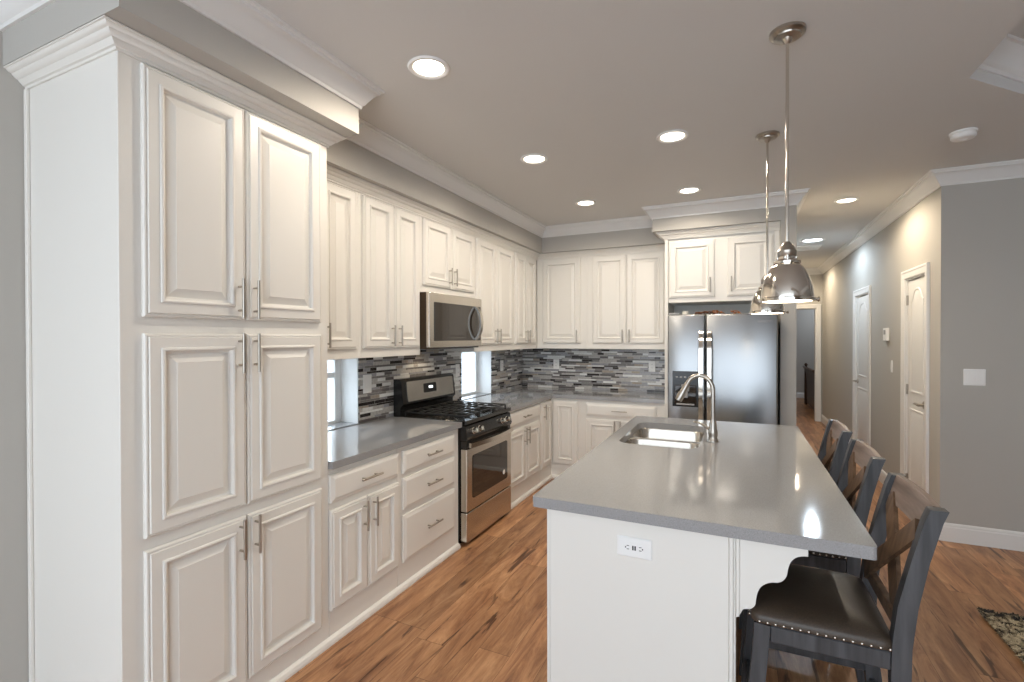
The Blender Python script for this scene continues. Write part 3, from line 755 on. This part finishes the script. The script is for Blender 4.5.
g = G(); g.bm.from_mesh(me); bpy.data.meshes.remove(me)
g.move(Matrix.Translation((.205, QY-.0008, 1.655)) @ Matrix.Rotation(PI/2, 4, 'X'))
lg = obj('logo', g, 'plastic_grey', rd, recalc=False); lg['label'] = 'small grey brand lettering'
obj('hinge_cover', G().box(QX0+.01, QX0+.10, QY+.012, QY+.13, QZ+.0005, QZ+.018, .004), 'plastic_grey', t)
obj('hinge_cover', G().box(QX1-.10, QX1-.01, QY+.012, QY+.13, QZ+.0005, QZ+.018, .004), 'plastic_grey', t)
# things on top of the refrigerator
tt = 1.7225
t = thing('jar', 'small cream jar on top of the refrigerator, left side', 'jar', (-.47, 4.90, tt))
obj('jar_body', G().lathe([(.026, 0), (.029, .008), (.029, .03), (.027, .038), (.026, .040)], (-.445, 4.80, tt), 20), 'ceramic', t, 40)
obj('lid', G().lathe([(.028, 0), (.028, .007), (.024, .009), (.004, .010)], (-.445, 4.80, tt+.0402), 20), 'ceramic', t, 40)
t = thing('leaf_garland', 'brown and orange dried leaf garland lying on top of the refrigerator', 'decoration', (-.15, 4.82, tt))
obj('stem', G().tube([(-.40+.055*k, 4.80+.02*math.sin(k*1.7), tt+.006+.008*(k % 2)) for k in range(8)], .0045, 8), 'darkwood', t, 40)
for k in range(26):
    cx, cy = -.36+random.random()*.36, 4.80+random.uniform(-.045, .05); a = random.uniform(0, 2*PI); L_ = random.uniform(.045, .075)
    z = tt+.012+random.random()*.045*(1-abs(cx+.14)/.30); g = G(); pts = []
    for q in range(9):
        s = q/8; wv = .016*math.sin(PI*s)**.8+.0008; px_ = L_*(s-.5); cz = z+.014*math.sin(PI*s)
        pts.append([(cx+px_*math.cos(a)-e*wv*math.sin(a), cy+px_*math.sin(a)+e*wv*math.cos(a), cz+(.005 if e else 0)+h) for e, h in ((-1, 0), (0, 0), (1, 0), (1, .0012), (0, .0012), (-1, .0012))])
    g.rings(pts, True, True); obj('leaf', g, 'leaf' if cx > -.20 else 'dryleaf', t, 40)

# ------------------------------------------------------------------ ceiling lights
LENSZ = CZ-.004
def can(x, y, label, cool=False, power=CAN_POWER, k=1.0):
    t = thing('recessed_light', label, 'ceiling light', (x, y, CZ), 'recessed ceiling lights')
    ri = [(.068, -.0005), (.094, -.0005), (.096, -.004), (.090, -.010), (.078, -.010), (.070, -.004)]
    obj('trim_ring', G().lathe([(a*k, z) for a, z in ri], (x, y, CZ), 36, False, False), 'plastic', t, 40)
    le = [(.0695, -.004), (.055, -.0065), (.02, -.0075), (.004, -.0078)]
    obj('lens', G().lathe([(a*k, z) for a, z in le], (x, y, CZ), 32, True, True), 'lens_cool' if cool else 'lens', t, 60)
    spot('lamp', (x, y, CZ-.02), (.72, .86, 1) if cool else ((1, .84, .62) if y > 5 else (1, .885, .74)), power, t)
    return t
WARM = [(-1.285, 1.86, 'round recessed ceiling light beside the pantry soffit, nearest the camera'),
        (-1.28, 3.115, 'round recessed ceiling light out from the microwave, middle of the left row'),
        (-1.27, 4.335, 'round recessed ceiling light near the back corner of the kitchen'),
        (-.367, 3.13, 'round recessed ceiling light left of the two pendant rods'),
        (-.375, 4.335, 'round recessed ceiling light in front of the refrigerator soffit'),
        (.888, 5.263, 'round recessed ceiling light at the mouth of the hallway'),
        (.861, 9.45, 'round recessed ceiling light at the far end of the hallway')]
for x, y, l in WARM: can(x, y, l, power=CAN_POWER*(1.9 if y > 5 else .75 if y > 4 else 1.12))
can(.861, 7.245, 'round bluish-white recessed ceiling light midway down the hallway', True, CAN_POWER*1.7, 1.5)

# pendants
def pendant(x, y, label):
    t = thing('pendant_light', label, 'pendant light', (x, y, CZ), 'pendant lights over the island')
    obj('canopy', G().lathe([(.066, -.0005), (.066, -.012), (.060, -.018), (.050, -.020), (.048, -.026), (.020, -.030), (.012, -.045), (.007, -.05)], (x, y, CZ), 36), 'nickel', t, 40)
    z0 = 1.676
    obj('rod', G().cyl((x, y, CZ-.05), (x, y, z0+.243), .0062, 12), 'chrome', t, 40)
    obj('cap', G().lathe([(.030, .182), (.034, .186), (.036, .205), (.030, .212), (.026, .224), (.016, .236), (.009, .243)], (x, y, z0), 32), 'nickel', t, 40)
    obj('socket_housing', G().lathe([(.046, .150), (.050, .154), (.050, .162), (.036, .168), (.031, .172), (.031, .1815)], (x, y, z0), 32), 'chrome', t, 40)
    for k in range(3):
        a = 2*PI*k/3+.5; c = (x+.038*math.cos(a), y+.038*math.sin(a), z0+.170)
        obj('thumb_screw', G().lathe([(.004, 0), (.004, .010), (.007, .011), (.007, .019), (.004, .021)], (c[0], c[1], c[2]-.006), 10), 'chrome', t, 40)
    prof = [(.096, .000), (.102, .002), (.102, .012), (.0945, .016), (.0935, .030), (.0905, .055), (.0850, .080), (.0770, .104), (.0670, .126), (.0565, .141), (.046, .1498)]
    inner = [(r-.003, z) for r, z in reversed(prof[:-1])]
    obj('shade', G().lathe(prof+[(.043, .1498)]+[(max(.03, r-.004), z) for r, z in reversed(prof[1:-1])]+[(.090, 0)], (x, y, z0), 48, False, False), 'chrome', t, 40)
    obj('glass_diffuser', G().lathe([(.002, .002), (.05, .003), (.0885, .006), (.0885, .010), (.05, .008), (.002, .007)], (x, y, z0), 40), 'shade_in', t, 60)
    for k in range(3):
        a = 2*PI*k/3+.3; c = Vector((x+.103*math.cos(a), y+.103*math.sin(a), z0+.008)); dd = Vector((math.cos(a), math.sin(a), 0))
        obj('clip', G().cyl(c-dd*.004, c+dd*.012, .006, 10).cyl(c+dd*.012, c+dd*.018, .010, 12), 'chrome', t, 40)
    return t
pendant(.180, 2.262, 'near polished nickel bell pendant, hanging closer to the camera over the island')
pendant(.162, 3.362, 'far polished nickel bell pendant, hanging behind the near one over the island')

# smoke detector, hall vent
t = thing('smoke_detector', 'round white smoke detector on the ceiling before the grey wall', 'smoke detector', (1.233, 3.82, CZ))
obj('base_plate', G().lathe([(.066, -.0005), (.066, -.010), (.060, -.013)], (1.233, 3.82, CZ), 36), 'plastic', t, 40)
obj('cover', G().lathe([(.058, -.0135), (.060, -.020), (.060, -.034), (.052, -.042), (.020, -.044), (.018, -.041), (.004, -.041)], (1.233, 3.82, CZ), 36), 'plastic', t, 40)
t = thing('ceiling_vent', 'square pale ceiling vent in the hallway beyond the bluish light', 'vent', (.85, 7.82, CZ))
obj('frame', G().box(.68, 1.02, 7.64, 7.665, CZ-.012, CZ-.0005).box(.68, 1.02, 7.975, 8.0, CZ-.012, CZ-.0005).box(.68, .705, 7.665, 7.975, CZ-.012, CZ-.0005).box(.995, 1.02, 7.665, 7.975, CZ-.012, CZ-.0005), 'plastic', t)
g = G()
for k in range(12): g.box(.706, .994, 7.672+k*.025, 7.690+k*.025, CZ-.009, CZ-.002)
obj('slats', g, 'plastic', t)

# ------------------------------------------------------------------ plates, switches, thermostat
def plate(name, label, cat, fr, u, v, wd, ht, kind, group=None):
    t = thing(name, label, cat, tuple(fr(u, v, 0)), group)
    g = G().rings([[fr(u+a, v+b, n) for a, b in rrect(-wd/2+i, wd/2-i, -ht/2+i, ht/2-i, .004, 3)] for i, n in ((0, .0003), (0, .003), (.004, .006))], True, True)
    obj('cover_plate', g, 'plastic', t)
    def rect(nm, cu_, cv, a, b, n0, n1, m):
        obj(nm, G().rings([[fr(u+cu_+x, v+cv+y, n) for x, y in ((-a, -b), (a, -b), (a, b), (-a, b))] for n in (n0, n1)], True, True), m, t)
    if kind == 'duplex':
        for s in (-1, 1):
            rect('receptacle', 0, s*.020, .0165, .0135, .0062, .0075, 'plastic')
            g = G()
            for a in (-.0065, .0065): g.rings([[fr(u+a+x, v+s*.020+.003+y, n) for x, y in ((-.0012, -.004), (.0012, -.004), (.0012, .004), (-.0012, .004))] for n in (.0076, .0079)], True, True)
            obj('slots', g, 'slot', t)
    if kind == 'rocker2':
        for s in (-1, 1): rect('rocker', s*.024, 0, .0165, .033, .0062, .0085, 'plastic')
    if kind == 'rocker1': rect('rocker', 0, 0, .0165, .033, .0062, .0085, 'plastic')
    if kind == 'gfci':      # mounted sideways
        rect('receptacle', 0, 0, .034, .0165, .0062, .008, 'plastic')
        g = G()
        def sl(cu_, cv, a, b): g.rings([[fr(u+cu_+x, v+cv+y, n) for x, y in ((-a, -b), (a, -b), (a, b), (-a, b))] for n in (.0081, .0084)], True, True)
        for s in (-1, 1):
            sl(s*.022, .006, .0045, .0012); sl(s*.022, -.006, .0045, .0012); sl(s*.030, 0, .002, .0026)
        sl(-.004, 0, .0028, .008); sl(.004, 0, .0028, .008)
        obj('slots', g, 'slot', t)
    return t
FLW = Fr('+x', WX+.0082); FBW = Fr('-y', BY-.0082); FGW = Fr('-y', GY); FHW = Fr('-x', HX1); FIP = Fr('-y', 1.7698)
OG = 'white outlet plates on the backsplash'
plate('outlet', 'white double switch plate on the mosaic tile left of the stove', 'outlet', FLW, 2.757, 1.195, .088, .135, 'rocker1', OG)
plate('outlet', 'white outlet plate on the mosaic tile just right of the stove backguard', 'outlet', FLW, 4.015, 1.215, .074, .12, 'duplex', OG)
plate('outlet', 'white outlet plate on the side-wall mosaic between the second window and the corner', 'outlet', FLW, 4.98, 1.21, .074, .12, 'duplex', OG)
plate('outlet', 'white outlet plate on the back-wall mosaic near the corner', 'outlet', FBW, -2.005, 1.205, .074, .12, 'duplex', OG)
plate('outlet', 'white outlet plate on the back-wall mosaic near the refrigerator', 'outlet', FBW, -.872, 1.205, .074, .12, 'duplex', OG)
plate('outlet', 'white outlet plate set sideways on the white island end panel', 'outlet', FIP, -.338, .772, .125, .072, 'gfci')
plate('light_switch', 'white two-rocker light switch plate on the grey wall at right', 'light switch', FGW, 1.578, 1.232, .125, .122, 'rocker2')
plate('light_switch', 'small white switch plate on the hallway wall below the thermostat', 'light switch', FHW, 5.93, 1.24, .05, .12, 'rocker1')
t = thing('thermostat', 'white thermostat on the hallway wall between the two doors', 'thermostat', (HX1, 6.08, 1.53))
obj('case', G().box(HX1-.028, HX1-.0005, 6.02, 6.15, 1.49, 1.62, .006, 2), 'plastic', t)
obj('screen', G().box(HX1-.0295, HX1-.0282, 6.05, 6.12, 1.555, 1.60), 'plastic_grey', t)

# ------------------------------------------------------------------ counter stools
def make_stool(label):
    """counter stool facing -X; origin on the floor at the middle of the seat"""
    t = thing('counter_stool', label, 'stool', (.235, 2.0, 0), 'counter stools along the island')
    x, y = .235, 2.0; hw = .215; zs = .60
    def P(dx, dy, z): return (x+dx, y+dy, z)
    for s in (-1, 1):
        g = G().tube([P(-.205, s*(hw-.022), 0), P(-.190, s*(hw-.022), .25), P(-.168, s*(hw-.022), .50), P(-.162, s*(hw-.022), zs)], 1, sq=(.023, .021, (1, 0, 0)))
        obj('leg', g, 'stool', t)
        pts = [(.262, 0), (.232, .16), (.208, .36), (.200, .52), (.202, .62), (.215, .74), (.244, .88), (.274, 1.00), (.287, 1.035)]
        rs = []
        for dx, z in pts:
            wx = .024 if z < .85 else .021
            rs.append([P(dx+a, s*(hw-.019)+b, z) for a, b in ((-wx, -.019), (wx, -.019), (wx, .019), (-wx, .019))])
        obj('back_post', G().rings(rs, True, True), 'stool', t, 30)
    def apron(g, x0, x1, y0, y1, z0=.546, z1=zs): return g.box(x+x0, x+x1, y+y0, y+y1, z0, z1, .003)
    for s in (-1, 1):
        obj('apron', apron(G(), -.139, .176, s*hw-.012-s*.014, s*hw+.012-s*.014), 'stool', t)
        obj('stretcher', G().box(x-.17, x+.20, y+s*(hw-.022)-.011, y+s*(hw-.022)+.011, .30, .335, .003), 'stool', t)
    obj('apron', apron(G(), -.180, -.156, -hw+.046, hw-.046), 'stool', t)
    obj('apron', apron(G(), .180, .204, -hw+.04, hw-.04), 'stool', t)
    obj('stretcher', G().box(x-.203, x-.176, y-hw+.046, y+hw-.046, .20, .245, .003), 'stool', t)
    obj('stretcher', G().box(x+.203, x+.222, y-hw+.04, y+hw-.04, .25, .285, .003), 'stool', t)
    # padded seat
    rs = []
    for i, z in ((0, zs+.001), (-.008, zs+.006), (-.010, zs+.022), (-.004, zs+.034), (.02, zs+.047), (.06, zs+.057), (.11, zs+.062), (.17, zs+.064)):
        rs.append([(a, b, z) for a, b in rrect(x-.188+i, x+.178-min(i, .15), y-hw+.004+i, y+hw-.004-i, max(.01, .03-i*.1), 4)])
    seat = obj('seat', G().rings(rs, True, True), 'leather', t, 50)
    nail = None
    spots = [(x-.170+k*.0228, y+s*(hw+.006), zs+.012) for s in (-1, 1) for k in range(16)] + [(x-.198, y-hw+.03+k*.0238, zs+.012) for k in range(17)]
    for q in spots:
        if nail is None:
            g = G(); bmesh.ops.create_uvsphere(g.bm, u_segments=10, v_segments=6, radius=.0050)
            nail = obj('nailhead', g, 'chrome', seat, 60); nail.location = Vector(q)-base_of(t)
            for v_ in nail.data.vertices: v_.co += base_of(seat)
        else:
            o = nail.copy(); C.objects.link(o); o.parent = seat; o.location = Vector(q)-base_of(t)
    # curved top rail
    rs = []
    for k in range(13):
        b = -hw+.0385+(2*hw-.077)*k/12; bow = .020*math.sin(PI*k/12)
        rs.append([P(dx+bow*.5, b, z) for dx, z in ((.254, .948), (.274, .946), (.300, 1.030), (.301, 1.036), (.282, 1.037), (.278, 1.030))])
    obj('top_rail', G().rings(rs, True, True), 'stool_top', t, 30)
    # lower back rail and X brace
    obj('back_rail', G().box(x+.190, x+.212, y-hw+.04, y+hw-.04, .655, .70, .003), 'stool_cross', t)
    for s in (-1, 1):
        off = .007*s; g = G()
        path = []
        for k in range(9):
            f = k/8; z = .685+(.96-.685)*f; dx = .196+.060*f**1.6+off; path.append(P(dx+.008*math.sin(PI*f), s*(-hw+.05+(2*hw-.10)*f), z))
        obj('cross_brace', g.tube(path, 1, sq=(.033, .0062, (0, 1, 0))), 'stool_cross', t)
    return t
st1 = make_stool('nearest dark wood counter stool with nailhead leather seat at the island corner')
st1.location = (.235, 1.975, 0)
SG = 'counter stools along the island'
dup(st1, (.235, 2.625, 0), 'middle dark wood counter stool of the three along the island', SG)
dup(st1, (.235, 3.245, 0), 'farthest dark wood counter stool of the three, nearest the hallway', SG)

# ------------------------------------------------------------------ rug
t = thing('rug', 'black and beige shag rug on the floor at the right edge', 'rug', (2.2, 2.4, 0))
RX0, RX1, RYA, RYB = 1.215, 3.2, 1.2, 3.505
obj('backing', G().box(RX0, RX1, RYA, RYB, .0005, .008, .002), 'slot', t)
def rug_mat():
    m = bpy.data.materials.new('shag_pile'); m.use_nodes = True
    nt = m.node_tree; b = nt.nodes['Principled BSDF']; N = nt.nodes.new; L = nt.links.new
    tc = N('ShaderNodeTexCoord'); n = N('ShaderNodeTexNoise'); n.inputs['Scale'].default_value = 30; n.inputs['Detail'].default_value = 4
    L(tc.outputs['Object'], n.inputs['Vector'])
    r = N('ShaderNodeValToRGB'); e = r.color_ramp.elements
    e[0].position = .36; e[0].color = srgb(38, 36, 36); e[1].position = .54; e[1].color = srgb(196, 180, 150)
    x = e.new(.43); x.color = srgb(120, 106, 84)
    sp = N('ShaderNodeSeparateXYZ'); L(tc.outputs['Object'], sp.inputs[0])
    edge = math_node(nt, 'GREATER_THAN', sp.outputs[1], RYB-2.4-.07)
    L(math_node(nt, 'SUBTRACT', n.outputs['Fac'], math_node(nt, 'MULTIPLY', edge, .14)), r.inputs['Fac'])
    L(r.outputs['Color'], b.inputs['Base Color']); b.inputs['Roughness'].default_value = .9
    return m
M['rug'] = rug_mat()
g = G(); rnd = random.Random(3)
for k in range(15000):
    x = RX0+(rnd.random()**1.7)*(RX1-RX0)*.55; y = RYB-(rnd.random()**1.3)*1.0
    a = rnd.uniform(0, 2*PI); ln = rnd.uniform(.012, .026); h = rnd.uniform(.014, .030); wd = .0035
    dx, dy = math.cos(a), math.sin(a); p0 = Vector((x, y, .007)); s = Vector((-dy, dx, 0))*wd
    p1 = p0+Vector((dx*ln*.5, dy*ln*.5, h)); p2 = p0+Vector((dx*ln*1.3, dy*ln*1.3, h*.85))
    v = [g.bm.verts.new(q) for q in (p0-s, p0+s, p1+s, p1-s, p2)]
    g.bm.faces.new(v[:4]); g.bm.faces.new((v[3], v[2], v[4]))
pl = obj('pile', g, 'rug', t, recalc=False); pl['kind'] = 'stuff'

# ------------------------------------------------------------------ bed in the far room
t = thing('bed', 'dark wooden bed seen through the doorway at the hall end', 'bed', (2.3, 12.0, 0))
g = G()
prof = [(1.41, .05), (1.46, .05), (1.45, .55), (1.42, .78), (1.39, .86), (1.35, .885), (1.325, .865), (1.34, .845), (1.37, .80), (1.395, .70), (1.405, .5)]
g.rings([[(a, y, b) for a, b in prof] for y in (11.15, 12.75)], True, True)
obj('footboard', g, 'darkwood', t, 30)
for y in (11.12, 12.78):
    obj('post', G().lathe([(.03, 0), (.035, .05), (.03, .8), (.036, .83), (.022, .87), (.038, .905), (.015, .94)], (1.40, y, 0), 16), 'darkwood', t, 40)
obj('side_rail', G().box(1.47, 3.4, 11.17, 11.21, .22, .42, .004), 'darkwood', t)
obj('side_rail', G().box(1.47, 3.4, 12.69, 12.73, .22, .42, .004), 'darkwood', t)
obj('headboard', G().box(3.4, 3.46, 11.12, 12.78, .05, 1.25, .01), 'darkwood', t)
obj('mattress', G().box(1.48, 3.38, 11.23, 12.67, .30, .62, .05, 3), 'linen', t, 40)
l = bpy.data.lights.new('bedroom_fill', 'AREA'); l.energy = 14; l.size = 1.2; l.color = (.82, .9, 1)
o = bpy.data.objects.new('bedroom_fill', l); C.objects.link(o); o.location = (2.0, 13.2, 2.5)  # added fill lamp without a visible source, brightens the far room
